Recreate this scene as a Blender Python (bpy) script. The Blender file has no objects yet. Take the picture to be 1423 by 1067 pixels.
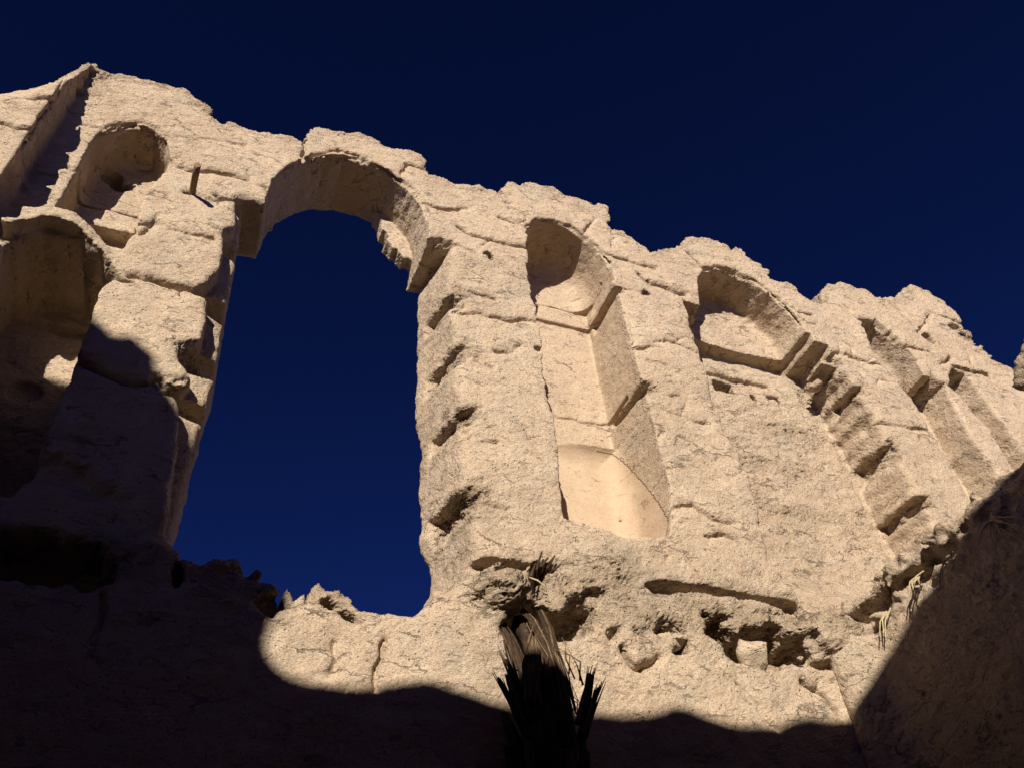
import bpy, math, random
import numpy as np
import openvdb as vdb
from mathutils import Vector, Matrix, noise as mnoise

# ------------------------------------------------------------------ camera
S = bpy.context.scene
random.seed(7)
cam_d = bpy.data.cameras.new('camera')
cam = bpy.data.objects.new('camera', cam_d)
S.collection.objects.link(cam)
S.camera = cam
cam_d.sensor_width = 36.0
cam_d.lens = 1150.0 / 1423.0 * 36.0
cam_d.clip_end = 2000.0
PITCH, ROLL, YAW = math.radians(43.5), math.radians(-6.6), math.radians(25.7)
_h = Vector((math.sin(YAW), math.cos(YAW), 0))
_r0 = Vector((math.cos(YAW), -math.sin(YAW), 0))
_fw = _h * math.cos(PITCH) + Vector((0, 0, math.sin(PITCH)))
_u0 = -_h * math.sin(PITCH) + Vector((0, 0, math.cos(PITCH)))
_r = _r0 * math.cos(ROLL) + _u0 * math.sin(ROLL)
_u = -_r0 * math.sin(ROLL) + _u0 * math.cos(ROLL)
M = Matrix((( _r.x, _u.x, -_fw.x, 0.0), (_r.y, _u.y, -_fw.y, -5.0), (_r.z, _u.z, -_fw.z, 1.6), (0, 0, 0, 1)))
cam.matrix_world = M

# ------------------------------------------------------------------ sun, sky, exposure
LIGHT = Vector((0.55, 1.0, -0.42)).normalized()       # the way the light travels
sun_d = bpy.data.lights.new('sun', 'SUN')
sun_d.energy = 5.0
sun_d.angle = math.radians(0.53)
sun_d.color = (1.0, 0.92, 0.80)
sun = bpy.data.objects.new('sun', sun_d)
S.collection.objects.link(sun)
sun.rotation_euler = LIGHT.to_track_quat('-Z', 'Y').to_euler()
W = bpy.data.worlds.new('World')
S.world = W
W.use_nodes = True
wn = W.node_tree.nodes
bg = wn.get('Background')
sky = wn.new('ShaderNodeTexSky')
sky.sky_type = 'NISHITA'
sky.sun_disc = False
sky.sun_elevation = math.asin(-LIGHT.z)
sky.sun_rotation = math.atan2(-LIGHT.x, -LIGHT.y)
sky.altitude = 2500.0
sky.air_density = 0.2
sky.dust_density = 0.0
sky.ozone_density = 8.0
tint = wn.new('ShaderNodeMix'); tint.data_type = 'RGBA'; tint.blend_type = 'MULTIPLY'
tint.inputs[0].default_value = 1.0; tint.inputs[7].default_value = (0.85, 0.72, 1.0, 1.0)
gam = wn.new('ShaderNodeGamma'); gam.inputs[1].default_value = 1.25
W.node_tree.links.new(sky.outputs[0], gam.inputs[0])
W.node_tree.links.new(gam.outputs[0], tint.inputs[6])
W.node_tree.links.new(tint.outputs[2], bg.inputs[0])
bg.inputs[1].default_value = 0.068
S.view_settings.view_transform = 'Standard'
S.view_settings.look = 'None'
S.view_settings.exposure = 0.7
S.view_settings.gamma = 1.0
S.view_settings.use_curve_mapping = False
S.cycles.use_denoising = True
S.cycles.denoiser = 'OPENIMAGEDENOISE'
S.cycles.denoising_input_passes = 'RGB_ALBEDO_NORMAL'
S.cycles.denoising_prefilter = 'NONE'
S.cycles.max_bounces = 6
S.cycles.diffuse_bounces = 4

# ------------------------------------------------------------------ helpers: objects
def tag(o, label=None, cat=None, group=None, kind=None):
    if label: o['label'] = label
    if cat: o['category'] = cat
    if group: o['group'] = group
    if kind: o['kind'] = kind
    return o

def empty(name, loc, label, cat, group=None):
    o = bpy.data.objects.new(name, None)
    o.location = loc
    S.collection.objects.link(o)
    return tag(o, label, cat, group)

def link(name, me, parent=None):
    o = bpy.data.objects.new(name, me)
    S.collection.objects.link(o)
    if parent is not None:
        o.parent = parent
        o.matrix_parent_inverse = Matrix.Translation(-parent.location)
    return o

def mesh_np(name, co, tri, mats, attrs=None, normals=None):
    me = bpy.data.meshes.new(name)
    me.vertices.add(len(co))
    me.vertices.foreach_set('co', np.ascontiguousarray(co, dtype=np.float32).ravel())
    n = len(tri)
    me.loops.add(n * 3)
    me.loops.foreach_set('vertex_index', np.ascontiguousarray(tri, dtype=np.int32).ravel())
    me.polygons.add(n)
    me.polygons.foreach_set('loop_start', np.arange(0, n * 3, 3, dtype=np.int32))
    me.polygons.foreach_set('use_smooth', np.ones(n, dtype=bool))
    for k, v in (attrs or {}).items():
        a = me.attributes.new(k, 'FLOAT', 'POINT')
        a.data.foreach_set('value', np.ascontiguousarray(v, dtype=np.float32))
    for m in mats: me.materials.append(m)
    me.update(calc_edges=True)
    if normals is not None:
        me.normals_split_custom_set_from_vertices(np.ascontiguousarray(normals, dtype=np.float32))
    return me

# ------------------------------------------------------------------ materials
def mat(name):
    m = bpy.data.materials.new(name)
    m.use_nodes = True
    return m, m.node_tree.nodes, m.node_tree.links, m.node_tree.nodes['Principled BSDF']

def N(nodes, t, **kw):
    n = nodes.new(t)
    for k, v in kw.items():
        if k in n.inputs: n.inputs[k].default_value = v
        else: setattr(n, k, v)
    return n

def mathn(nodes, links, op, a, b=None, clamp=False):
    n = nodes.new('ShaderNodeMath'); n.operation = op; n.use_clamp = clamp
    for i, v in enumerate((a, b)):
        if v is None: continue
        if isinstance(v, (int, float)): n.inputs[i].default_value = v
        else: links.new(v, n.inputs[i])
    return n.outputs[0]

def ramp(nodes, links, src, p0, p1, v0=0.0, v1=1.0):
    n = nodes.new('ShaderNodeMapRange')
    n.inputs[1].default_value = p0; n.inputs[2].default_value = p1
    n.inputs[3].default_value = v0; n.inputs[4].default_value = v1
    links.new(src, n.inputs[0])
    return n.outputs[0]

def mix(nodes, links, fac, a, b, mode='MIX'):
    n = nodes.new('ShaderNodeMix'); n.data_type = 'RGBA'; n.blend_type = mode
    for sock, v in ((n.inputs[0], fac), (n.inputs[6], a), (n.inputs[7], b)):
        if isinstance(v, (int, float)): sock.default_value = v
        elif isinstance(v, tuple): sock.default_value = (*v, 1.0)
        else: links.new(v, sock)
    return n.outputs[2]

def clay_material(name, base=(0.48, 0.370, 0.266), dark=(0.40, 0.30, 0.21), pale=(0.56, 0.455, 0.335), bump=1.0):
    m, n, l, p = mat(name)
    tc = n.new('ShaderNodeTexCoord')
    co = tc.outputs['Object']
    def noise(scale, detail=6, rough=0.6, dist=0.0, vec=co):
        x = N(n, 'ShaderNodeTexNoise', Scale=scale, Detail=detail, Roughness=rough, Distortion=dist)
        l.new(vec, x.inputs['Vector'])
        return x.outputs['Fac']
    att = N(n, 'ShaderNodeAttribute', attribute_name='plaster').outputs['Fac']
    rgh = N(n, 'ShaderNodeAttribute', attribute_name='rough').outputs['Fac']
    big = noise(0.9, 4, 0.55)
    med = noise(5.0, 5, 0.6)
    c = mix(n, l, ramp(n, l, big, 0.35, 0.65), dark, base)
    c = mix(n, l, ramp(n, l, big, 0.25, 0.7, 0.0, 0.9), c, base)
    c = mix(n, l, ramp(n, l, med, 0.5, 0.75, 0.0, 0.6), c, pale)
    # weather: grey rain wash, reddish clay lenses, pale fresh breaks
    c = mix(n, l, ramp(n, l, noise(1.7, 6, 0.62, 0.6), 0.50, 0.68, 0.0, 0.55), c, (0.36, 0.295, 0.225))
    ms = n.new('ShaderNodeMapping'); ms.inputs['Scale'].default_value = (3.2, 3.2, 0.55); l.new(co, ms.inputs['Vector'])
    c = mix(n, l, ramp(n, l, noise(1.6, 6, 0.6, 0.3, ms.outputs[0]), 0.54, 0.70, 0.0, 0.45), c, (0.41, 0.285, 0.19))
    c = mix(n, l, ramp(n, l, noise(3.1, 7, 0.65, 0.5), 0.58, 0.72, 0.0, 0.6), c, (0.56, 0.465, 0.345))
    gr = noise(95.0, 3, 0.7)
    c = mix(n, l, ramp(n, l, gr, 0.62, 0.75, 0.0, 0.35), c, pale)
    c = mix(n, l, ramp(n, l, gr, 0.40, 0.28, 0.0, 0.45), c, dark)
    # grey brown loose earth where the coat has crumbled
    c = mix(n, l, mathn(n, l, 'MULTIPLY', ramp(n, l, rgh, 0.5, 1.1), ramp(n, l, noise(11.0, 5, 0.7), 0.42, 0.6)), c, (0.35, 0.265, 0.18))
    # bits of chopped straw in the coat
    mp = n.new('ShaderNodeMapping'); mp.inputs['Scale'].default_value = (18, 18, 75); mp.inputs['Rotation'].default_value = (0.2, 0.15, 0)
    l.new(co, mp.inputs['Vector'])
    st = noise(4.0, 2, 0.5, 0.4, mp.outputs[0])
    c = mix(n, l, ramp(n, l, st, 0.66, 0.70, 0.0, 0.35), c, (0.60, 0.48, 0.30))
    # smooth orange plaster in the sheltered foot of the niche
    pc = mix(n, l, ramp(n, l, noise(4.0, 7, 0.65), 0.4, 0.62), (0.405, 0.295, 0.20), (0.455, 0.345, 0.24))
    c = mix(n, l, att, c, pc)
    l.new(c, p.inputs['Base Color'])
    p.inputs['Roughness'].default_value = 0.95
    p.inputs['Specular IOR Level'].default_value = 0.1
    # relief
    inv = mathn(n, l, 'SUBTRACT', 1.0, mathn(n, l, 'MULTIPLY', att, 0.75))
    mq = n.new('ShaderNodeMapping'); mq.inputs['Scale'].default_value = (1, 1, 1.5)
    l.new(co, mq.inputs['Vector'])
    h = mathn(n, l, 'MULTIPLY', noise(13.0, 9, 0.66, 0.0, mq.outputs[0]), 0.027)
    h = mathn(n, l, 'ADD', h, mathn(n, l, 'MULTIPLY', noise(75.0, 3, 0.75, 0.0, mq.outputs[0]), 0.0055))
    # straw dents: flat lying grooves
    h = mathn(n, l, 'SUBTRACT', h, mathn(n, l, 'MULTIPLY', ramp(n, l, st, 0.58, 0.72), 0.006))
    # pits
    vo = N(n, 'ShaderNodeTexVoronoi', Scale=26.0); l.new(co, vo.inputs['Vector'])
    pit = ramp(n, l, vo.outputs['Distance'], 0.05, 0.25, 1.0, 0.0)
    pm = ramp(n, l, noise(7.0, 2, 0.5), 0.48, 0.58)
    h = mathn(n, l, 'SUBTRACT', h, mathn(n, l, 'MULTIPLY', mathn(n, l, 'MULTIPLY', pit, pm), 0.016))
    # short drying cracks
    def cracks(scale, w, amp, seed):
        mp = n.new('ShaderNodeMapping'); mp.inputs['Location'].default_value = (seed, seed * 2, seed)
        mp.inputs['Scale'].default_value = (1, 1, 2.3)
        l.new(co, mp.inputs['Vector'])
        wn_ = N(n, 'ShaderNodeTexNoise', Scale=scale * 2.2, Detail=5, Roughness=0.65); l.new(mp.outputs[0], wn_.inputs['Vector'])
        vm = n.new('ShaderNodeVectorMath'); vm.operation = 'MULTIPLY_ADD'
        l.new(wn_.outputs['Color'], vm.inputs[0]); vm.inputs[1].default_value = (0.9 / scale,) * 3; l.new(mp.outputs[0], vm.inputs[2])
        v = N(n, 'ShaderNodeTexVoronoi', feature='DISTANCE_TO_EDGE', Scale=scale); l.new(vm.outputs[0], v.inputs['Vector'])
        e = ramp(n, l, v.outputs['Distance'], 0.0, w, 1.0, 0.0)
        k = ramp(n, l, noise(scale * 0.9, 3, 0.6, 0.0, mp.outputs[0]), 0.56, 0.66)
        return mathn(n, l, 'MULTIPLY', mathn(n, l, 'MULTIPLY', e, k), amp)
    h = mathn(n, l, 'SUBTRACT', h, cracks(2.6, 0.035, 0.030, 3.1))
    h = mathn(n, l, 'SUBTRACT', h, cracks(7.0, 0.05, 0.016, 9.7))
    h = mathn(n, l, 'MULTIPLY', h, inv)
    h = mathn(n, l, 'MULTIPLY', h, mathn(n, l, 'ADD', 1.0, mathn(n, l, 'MULTIPLY', rgh, 1.0)))
    b = N(n, 'ShaderNodeBump', Strength=1.0, Distance=bump)
    l.new(h, b.inputs['Height'])
    l.new(b.outputs[0], p.inputs['Normal'])
    return m

CLAY = clay_material('clay_straw_coat')

# ------------------------------------------------------------------ helpers: solid fields
class Field:
    """Signed distance (negative inside the earth) on a regular grid."""
    def __init__(s, lo, hi, vox, seed):
        s.lo = np.array(lo, float); s.v = vox
        s.n = [int(round((hi[i] - lo[i]) / vox)) + 1 for i in range(3)]
        s.x = (s.lo[0] + np.arange(s.n[0]) * vox).astype(np.float32)
        s.y = (s.lo[1] + np.arange(s.n[1]) * vox).astype(np.float32)
        s.z = (s.lo[2] + np.arange(s.n[2]) * vox).astype(np.float32)
        s.F = np.full(s.n, 1.0, np.float32)
        s.rng = np.random.default_rng(seed)
    def box(s, lo, hi):
        sl = []
        for i in range(3):
            a = max(0, int(math.floor((lo[i] - s.lo[i]) / s.v))); b = min(s.n[i], int(math.ceil((hi[i] - s.lo[i]) / s.v)) + 1)
            sl.append(slice(a, max(a, b)))
        return tuple(sl), s.x[sl[0]][:, None, None], s.y[sl[1]][None, :, None], s.z[sl[2]][None, None, :]
    def noise(s, cell, sl=None):
        """smooth noise, about -1..1, from a random lattice with the given cell (x, y, z)"""
        W_ = []; dims = []
        for i in range(3):
            n = s.n[i]; L = (n - 1) * s.v; k = int(L / cell[i]) + 4
            t = np.arange(n) * s.v / cell[i]; j = np.floor(t).astype(int); f = (t - j)
            w = np.zeros((n, k + 1), np.float32)
            r = np.arange(n)
            w[r, j] = (1 - f) ** 3 / 6; w[r, j + 1] = (3 * f ** 3 - 6 * f ** 2 + 4) / 6
            w[r, j + 2] = (-3 * f ** 3 + 3 * f ** 2 + 3 * f + 1) / 6; w[r, j + 3] = f ** 3 / 6
            W_.append(w); dims.append(k + 1)
        g = s.rng.uniform(-1, 1, dims).astype(np.float32) * 1.9
        g = np.tensordot(W_[0], g, (1, 0))
        g = np.tensordot(W_[1], g, (1, 1)).transpose(1, 0, 2)
        return np.tensordot(g, W_[2], (2, 1)).astype(np.float32)
    def to_mesh(s, adapt=0.0):
        b = 3 * s.v
        A = np.clip(s.F, -b, b)
        # close the block at the faces of the grid
        A[0], A[-1] = b, b; A[:, 0], A[:, -1] = b, b; A[:, :, 0], A[:, :, -1] = b, b
        g = vdb.FloatGrid(b)
        g.copyFromArray(A, tolerance=0.0)
        g.gridClass = vdb.GridClass.LEVEL_SET
        p, t, q = g.convertToPolygons(isovalue=0.0, adaptivity=adapt)
        co = p * s.v + s.lo
        tri = np.vstack([t.reshape(-1, 3), q[:, [0, 1, 2]], q[:, [0, 2, 3]]]).astype(np.int32) if len(q) else t
        return co.astype(np.float32), tri[:, ::-1]

def smax(a, b, k):
    h = np.maximum(k - np.abs(a - b), 0) / k
    return np.maximum(a, b) + h * h * k * 0.25
def smin(a, b, k):
    return -smax(-a, -b, k)

def poly2(x, z, pts):
    """signed distance in the plane to a closed outline, negative inside"""
    P_ = np.array(pts, np.float32)
    X = x.reshape(-1, 1); Z = z.reshape(1, -1)
    X, Z = np.broadcast_arrays(X, Z)
    d = np.full(X.shape, 1e9, np.float32); ins = np.zeros(X.shape, bool)
    for i in range(len(P_)):
        ax, az = P_[i - 1]; bx, bz = P_[i]
        ex, ez = bx - ax, bz - az
        t = np.clip(((X - ax) * ex + (Z - az) * ez) / (ex * ex + ez * ez + 1e-12), 0, 1)
        d = np.minimum(d, (X - ax - t * ex) ** 2 + (Z - az - t * ez) ** 2)
        if az != bz:
            c = ((az > Z) != (bz > Z)) & (X < ex * (Z - az) / (bz - az) + ax)
            ins ^= c
    return np.where(ins, -np.sqrt(d), np.sqrt(d)).astype(np.float32)

def line2(x, z, pts):
    X = x.reshape(-1, 1); Z = z.reshape(1, -1)
    X, Z = np.broadcast_arrays(X, Z)
    d = np.full(X.shape, 1e9, np.float32)
    for (ax, az), (bx, bz) in zip(pts[:-1], pts[1:]):
        ex, ez = bx - ax, bz - az
        t = np.clip(((X - ax) * ex + (Z - az) * ez) / (ex * ex + ez * ez + 1e-12), 0, 1)
        d = np.minimum(d, (X - ax - t * ex) ** 2 + (Z - az - t * ez) ** 2)
    return np.sqrt(d)

def in_poly(x, z, pts):
    ins = np.zeros(x.shape, bool)
    for i in range(len(pts)):
        ax, az = pts[i - 1]; bx, bz = pts[i]
        if az != bz:
            ins ^= ((az > z) != (bz > z)) & (x < (bx - ax) * (z - az) / (bz - az) + ax)
    return ins

def jag(pts, rng, step=0.06, amp=0.012):
    out = []
    for (ax, az), (bx, bz) in zip(pts[:-1], pts[1:]):
        n = max(1, int(math.hypot(bx - ax, bz - az) / step))
        for i in range(n):
            t = i / n
            out.append((ax + (bx - ax) * t + rng.normal(0, amp), az + (bz - az) * t + rng.normal(0, amp)))
    out.append(pts[-1])
    return out

def vert_normals(co, tri):
    a, b, c = co[tri[:, 0]], co[tri[:, 1]], co[tri[:, 2]]
    fn = np.cross(b - a, c - a)
    vn = np.zeros_like(co)
    for k in range(3):
        for j in range(3):
            vn[:, j] += np.bincount(tri[:, k], weights=fn[:, j], minlength=len(co))
    return vn / np.maximum(np.linalg.norm(vn, axis=1, keepdims=True), 1e-12)

# ------------------------------------------------------------------ the arcaded wall (metres along the wall, height)
VOX = 0.016
TOP = [(-1.88,10.17),(-1.76,10.24),(-1.6,10.31),(-1.49,10.27),(-1.27,10.3),(-1.05,10.33),(-0.87,10.28),(-0.78,10.13),(-0.73,9.91),(-0.48,9.96),(-0.22,9.99),(0.05,9.99),(0.23,10),(0.26,10.2),(0.33,10.34),(0.58,10.38),(0.78,10.45),(0.99,10.45),(1.21,10.42),(1.34,10.43),(1.52,10.43),(1.6,10.28),(1.63,10.06),(1.69,10.03),(1.86,10.07),(2.04,10.03),(2.13,10.01),(2.27,10.1),(2.5,10.1),(2.55,10.05),(2.61,10.31),(2.7,10.46),(2.83,10.45),(3.06,10.56),(3.31,10.53),(3.55,10.5),(3.73,10.56),(3.85,10.45),(3.94,10.57),(4.07,10.51),(4.08,10.28),(4.06,10.08),(4.33,10),(4.45,9.86),(4.53,9.75),(4.77,9.88),(5.02,10.02),(5.14,10.23),(5.24,10.33),(5.57,10.44),(5.83,10.35),(5.93,10.33),(6.07,10.4),(6.21,10.19),(6.38,10),(6.35,9.87),(6.63,9.84),(6.87,9.7),(7.03,9.61),(7.11,9.67),(7.26,9.99),(7.42,10.17),(7.71,10.26),(7.95,10.24),(8.11,10.22),(8.2,10.09),(8.41,10.11),(8.5,10.24),(8.72,10.29),(8.95,10.51),(9.24,10.75),(9.41,10.72),(9.56,10.75),(9.74,10.57),(9.87,10.42),(9.91,10.14),(9.92,10.03),(10,9.82),(10.02,9.53),(9.95,9.36),(10.18,9.35)]
BREACH = [(-0.19,4.79),(-0.1,4.69),(-0.05,4.68),(0.02,4.64),(0.12,4.7),(0.23,4.74),(0.33,4.69),(0.4,4.68),(0.5,4.65),(0.6,4.59),(0.59,4.47),(0.7,4.48),(0.72,4.56),(0.77,4.6),(0.82,4.65),(0.84,4.59),(0.96,4.57),(1.03,4.53),(1.11,4.46),(1.15,4.42),(1.19,4.44),(1.29,4.45),(1.35,4.4),(1.39,4.4),(1.49,4.43),(1.56,4.45),(1.61,4.63),(1.64,4.81),(1.59,5.01),(1.52,5.05)]
CRACKS = [([(1.89,7.71),(2.11,7.74),(2.4,7.75),(2.76,7.83)],0.45),
    ([(1.95,8.02),(2.19,8.04),(2.33,8.02)],0.45),
    ([(1.92,7.26),(2.13,7.07),(2.23,7.03)],0.45),
    ([(1.9,6.19),(2.07,6.11),(2.21,6.12)],0.45),
    ([(2.27,7.26),(2.44,7.31),(2.55,7.43)],0.45),
    ([(2,9.18),(2.13,9.09),(2.36,9.06),(2.55,9.07),(2.77,9.1)],0.8),
    ([(2.82,9.51),(2.98,9.72),(3.18,9.83),(3.33,9.84),(3.52,9.79),(3.65,9.7),(3.76,9.53),(3.91,9.41),(4.13,9.39),(4.33,9.39),(4.5,9.39)],0.8),
    ([(3.63,9.76),(3.72,9.93),(3.83,10.14)],0.45),
    ([(3.81,9.37),(3.88,9.22),(3.96,9.17)],0.45),
    ([(4.23,9.14),(4.3,9.04),(4.5,9.04),(4.68,8.99),(4.84,9.03)],1),
    ([(5.14,9.94),(5.18,9.81),(5.29,9.7),(5.56,9.82),(5.81,9.87),(6.05,9.77),(6.27,9.6),(6.43,9.45),(6.58,9.28),(6.81,9.3)],0.8),
    ([(6.55,9.18),(6.64,9.08),(6.78,9.09)],0.45),
    ([(4.52,9.04),(4.66,9.04),(4.82,9.02)],0.8),
    ([(6.69,8.67),(6.92,8.64),(7.17,8.59)],0.45),
    ([(7.71,9.5),(8.03,9.58),(8.17,9.38),(8.28,9.17),(8.48,9.16),(8.72,9.15),(8.79,8.95),(9.1,9.18)],0.8),
    ([(9.26,10.11),(8.97,9.8),(8.71,9.55)],0.7),
    ([(8.63,10.12),(8.66,9.83),(8.71,9.55)],0.45),
    ([(9.29,10.17),(9.63,10.15),(9.92,10.11)],0.45),
    ([(6.88,7.6),(6.99,7.47),(7.28,7.5),(7.52,7.5),(7.8,7.56)],0.45),
    ([(6.87,8.64),(7.17,8.69),(7.38,8.59),(7.61,8.6)],0.8),
    ([(8.7,8.5),(8.84,8.39),(8.84,8.11),(8.97,7.83),(8.96,7.5),(8.98,7.29)],0.8),
    ([(7.54,9.71),(7.63,9.53),(7.75,9.51)],0.45),
    ([(9.24,8.53),(8.9,8.85),(8.8,8.98)],0.45),
    ([(3.95,8.82),(4.11,8.8),(4.21,8.74)],0.45),
    ([(4.09,6.92),(4.25,6.91),(4.42,6.87),(4.52,6.89)],0.45),
    ([(3.76,5.65),(3.91,5.79),(4.08,5.79),(4.23,5.66),(4.49,5.66)],0.45),
    ([(3.6,7.79),(3.88,7.79),(4.2,7.85)],0.45),
    ([(-0.96,7.22),(-0.79,7.21),(-0.62,7.2),(-0.41,7.18)],0.9),
    ([(-1.06,6.17),(-0.9,6.1),(-0.74,6.05),(-0.6,6.08),(-0.55,6.16),(-0.47,6.08),(-0.33,6.08)],1),
    ([(-1.05,7.85),(-0.91,7.96),(-0.75,7.89),(-0.58,7.91),(-0.4,7.93)],0.45),
    ([(-0.8,8.53),(-0.63,8.55),(-0.49,8.52),(-0.35,8.68),(-0.1,8.67)],0.6),
    ([(-1.81,9.17),(-1.64,9.2),(-1.55,9.36),(-1.4,9.47),(-1.31,9.53),(-1.12,9.42),(-0.99,9.32)],0.45),
    ([(-0.98,9.01),(-0.86,8.96),(-0.74,8.94),(-0.53,9.01),(-0.25,9.02)],0.7),
    ([(-1.78,8.45),(-1.67,8.44)],0.45),
    ([(0.18,9.53),(0.39,9.82),(0.62,10.02),(0.82,10.05),(1.08,9.92),(1.29,9.83),(1.46,9.73),(1.6,9.47),(1.84,9.44),(2.12,9.59)],0.6),
    ([(-0.5,8.63),(-0.31,8.65),(-0.14,8.64),(-0.01,8.7)],0.8),
    ([(-0.26,9.16),(-0.19,9),(-0.04,8.94),(0.01,9)],0.45),
    ([(1.31,9.88),(1.39,10.12),(1.61,10.11)],0.45),
    ([(1.66,8.79),(1.78,8.87),(1.98,8.82),(2.15,8.76)],0.8),
    ([(0.24,9.69),(0.24,9.93),(0.25,10.05)],0.45),
    ([(0.93,3.94),(0.97,4.15),(0.94,4.19)],0.45),
    ([(1.21,3.87),(1.22,4.05),(1.26,4.21)],0.45),
    ([(3.09,4.34),(3.16,4.21),(3.21,4.2),(3.38,4.31)],1),
    ([(4.87,4.36),(5.05,4.38),(5.22,4.45),(5.36,4.53),(5.4,4.71),(5.3,4.84)],0.45),
    ([(-0.49,4.34),(-0.44,4.19),(-0.47,4.06),(-0.41,3.91)],0.45),
    ([(4.65,4.23),(4.8,4.18),(4.9,4.07),(4.95,3.98)],1),
    ([(4.82,4.23),(4.87,4.13),(4.95,4.02)],0.45),
    ([(4.06,4.15),(4.15,4.01),(4.2,3.9),(4.3,3.83)],0.45)]
rng = np.random.default_rng(11)
fw = Field((-2.8, -0.60, 2.9), (10.6, 1.10, 10.96), VOX, 5)
print('grid', fw.n)

def window(f, pts, pad):
    xs = [p[0] for p in pts]; zs = [p[1] for p in pts]
    return f.box((min(xs) - pad, -9, min(zs) - pad), (max(xs) + pad, 9, max(zs) + pad))

def carve(f, pts, y0, y1, k=0.03, kin=0.02, amp=0.0, slope=0.0):
    """hollow an outline out of the block between two depths; slope moves the outline sideways with depth"""
    sl, x, y, z = window(f, pts, 0.25)
    d = poly2(x, z, jag(pts + pts[:1], rng, 0.07, amp)[:-1] if amp else pts)[:, None, :]
    dd = smax(np.broadcast_to(d, f.F[sl].shape), np.broadcast_to(y - y1, f.F[sl].shape), kin)
    dd = smax(dd, np.broadcast_to(y0 - y, dd.shape), 0.01)
    f.F[sl] = smax(f.F[sl], -dd, k)

def ball(f, c, r, sgn=-1, k=0.03):
    """carve (sgn -1) or add (sgn 1) an ellipsoid"""
    sl, x, y, z = f.box([c[i] - r[i] - 0.15 for i in range(3)], [c[i] + r[i] + 0.15 for i in range(3)])
    if 0 in f.F[sl].shape: return
    q = np.sqrt(((x - c[0]) / r[0]) ** 2 + ((y - c[1]) / r[1]) ** 2 + ((z - c[2]) / r[2]) ** 2)
    d = ((q - 1) * min(r)).astype(np.float32)
    f.F[sl] = smax(f.F[sl], -d, k) if sgn < 0 else smin(f.F[sl], d, k)

def block(f, lo, hi, sgn=-1, k=0.03, r=0.02, shear=None):
    sl, x, y, z = f.box([lo[i] - 0.2 for i in range(3)], [hi[i] + 0.2 for i in range(3)])
    if 0 in f.F[sl].shape: return
    if shear is not None: x = x - shear(y, z)
    d = np.maximum(np.maximum(np.maximum(lo[0] - x, x - hi[0]), np.maximum(lo[1] - y, y - hi[1])), np.maximum(lo[2] - z, z - hi[2])) 
    d = d.astype(np.float32)
    f.F[sl] = smax(f.F[sl], -d, k) if sgn < 0 else smin(f.F[sl], d, k)

X2, Z2 = fw.x, fw.z
top = poly2(X2, Z2, [(-6, -5), (-6, 9.0), (-2.55, 9.2), (-2.38, 9.45), (-2.2, 9.7), (-2.1, 10.0), (-2.05, 10.25), (-1.98, 10.28), (-1.92, 10.12)] + jag(TOP, rng, 0.05, 0.012) + [(10.5, 9.2), (10.55, -5)])
Xg, Zg = np.meshgrid(X2, Z2, indexing='ij')
Xg = Xg.astype(np.float32); Zg = Zg.astype(np.float32)

# front surface
yf = np.zeros_like(Xg)
def bump_z(z0, w): return np.exp(-((Zg - z0) / w) ** 2)
def span(x0, x1, s=0.06): return 1 / (1 + np.exp(-(Xg - x0) / s)) / (1 + np.exp((Xg - x1) / s))
yf += -0.04 * bump_z(5.0, 0.10) * span(1.9, 2.35) - 0.05 * bump_z(5.0, 0.11) * span(3.4, 4.9)
yf += 0.02 / (1 + np.exp((Zg - 4.93) / 0.02)) / (1 + np.exp(-(Zg - 4.45) / 0.05))
yf += -0.10 * np.clip((4.95 - Zg) / 0.5, 0, 1) * span(1.3, 2.1, 0.12)
yf += 0.02 / (1 + np.exp((Zg - 4.25) / 0.04))
# each building lift bulges a little and the big plates of the coat stand at slightly different depths
for (a, b, c, d) in [(-1.1, -0.3, 7.25, 8.65), (-1.1, -0.3, 6.15, 7.2), (1.9, 2.78, 7.8, 8.8), (1.9, 2.78, 5.6, 7.1), (3.9, 4.7, 7.3, 8.8), (3.9, 4.75, 5.6, 7.2), (7.0, 7.6, 7.55, 8.6), (7.0, 7.8, 6.0, 7.45)]:
    yf += -0.028 * span(a, b, 0.05) / (1 + np.exp(-(Zg - c) / 0.05)) / (1 + np.exp((Zg - d) / 0.05))
# many short settling cracks, mostly lying flat, on the coat
for i in range(85):
    px_, pz_ = rng.uniform(-1.0, 9.8), rng.uniform(5.1, 10.2)
    an = rng.normal(0, 0.45) if rng.random() < 0.75 else rng.normal(1.5, 0.3)
    q = [(px_, pz_)]
    for j in range(int(rng.integers(3, 7))):
        an += rng.normal(0, 0.5)
        px_ += 0.10 * math.cos(an); pz_ += 0.10 * math.sin(an)
        q.append((px_, pz_))
    CRACKS.append((q, float(rng.uniform(0.15, 0.45))))
for pts, w in CRACKS:
    sl, x, y, z = window(fw, pts, 0.25)
    q = jag(pts, rng, 0.05, 0.012)
    D = line2(x, z, q)
    sx, _, sz = sl
    wob = 0.75 + 0.35 * np.sin(x.reshape(-1, 1) * 9 + z.reshape(1, -1) * 7)
    yf[sx, sz] += 0.13 * w * wob * np.exp(-(D / (0.013 + 0.006 * w)) ** 2) + 0.024 * w * np.exp(-(D / 0.055) ** 2)
yb = 1.04 - 0.24 * span(-0.6, 2.2, 0.1) * (1 / (1 + np.exp(-(Zg - 4.9) / 0.1)))
yb = yb.astype(np.float32)
F3 = fw.F
yy = fw.y[None, :, None]
F3[:] = smax(yf[:, None, :] - yy, yy - yb[:, None, :], 0.02)
F3[:] = smax(F3, np.broadcast_to(top[:, None, :], F3.shape), 0.025)

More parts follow.
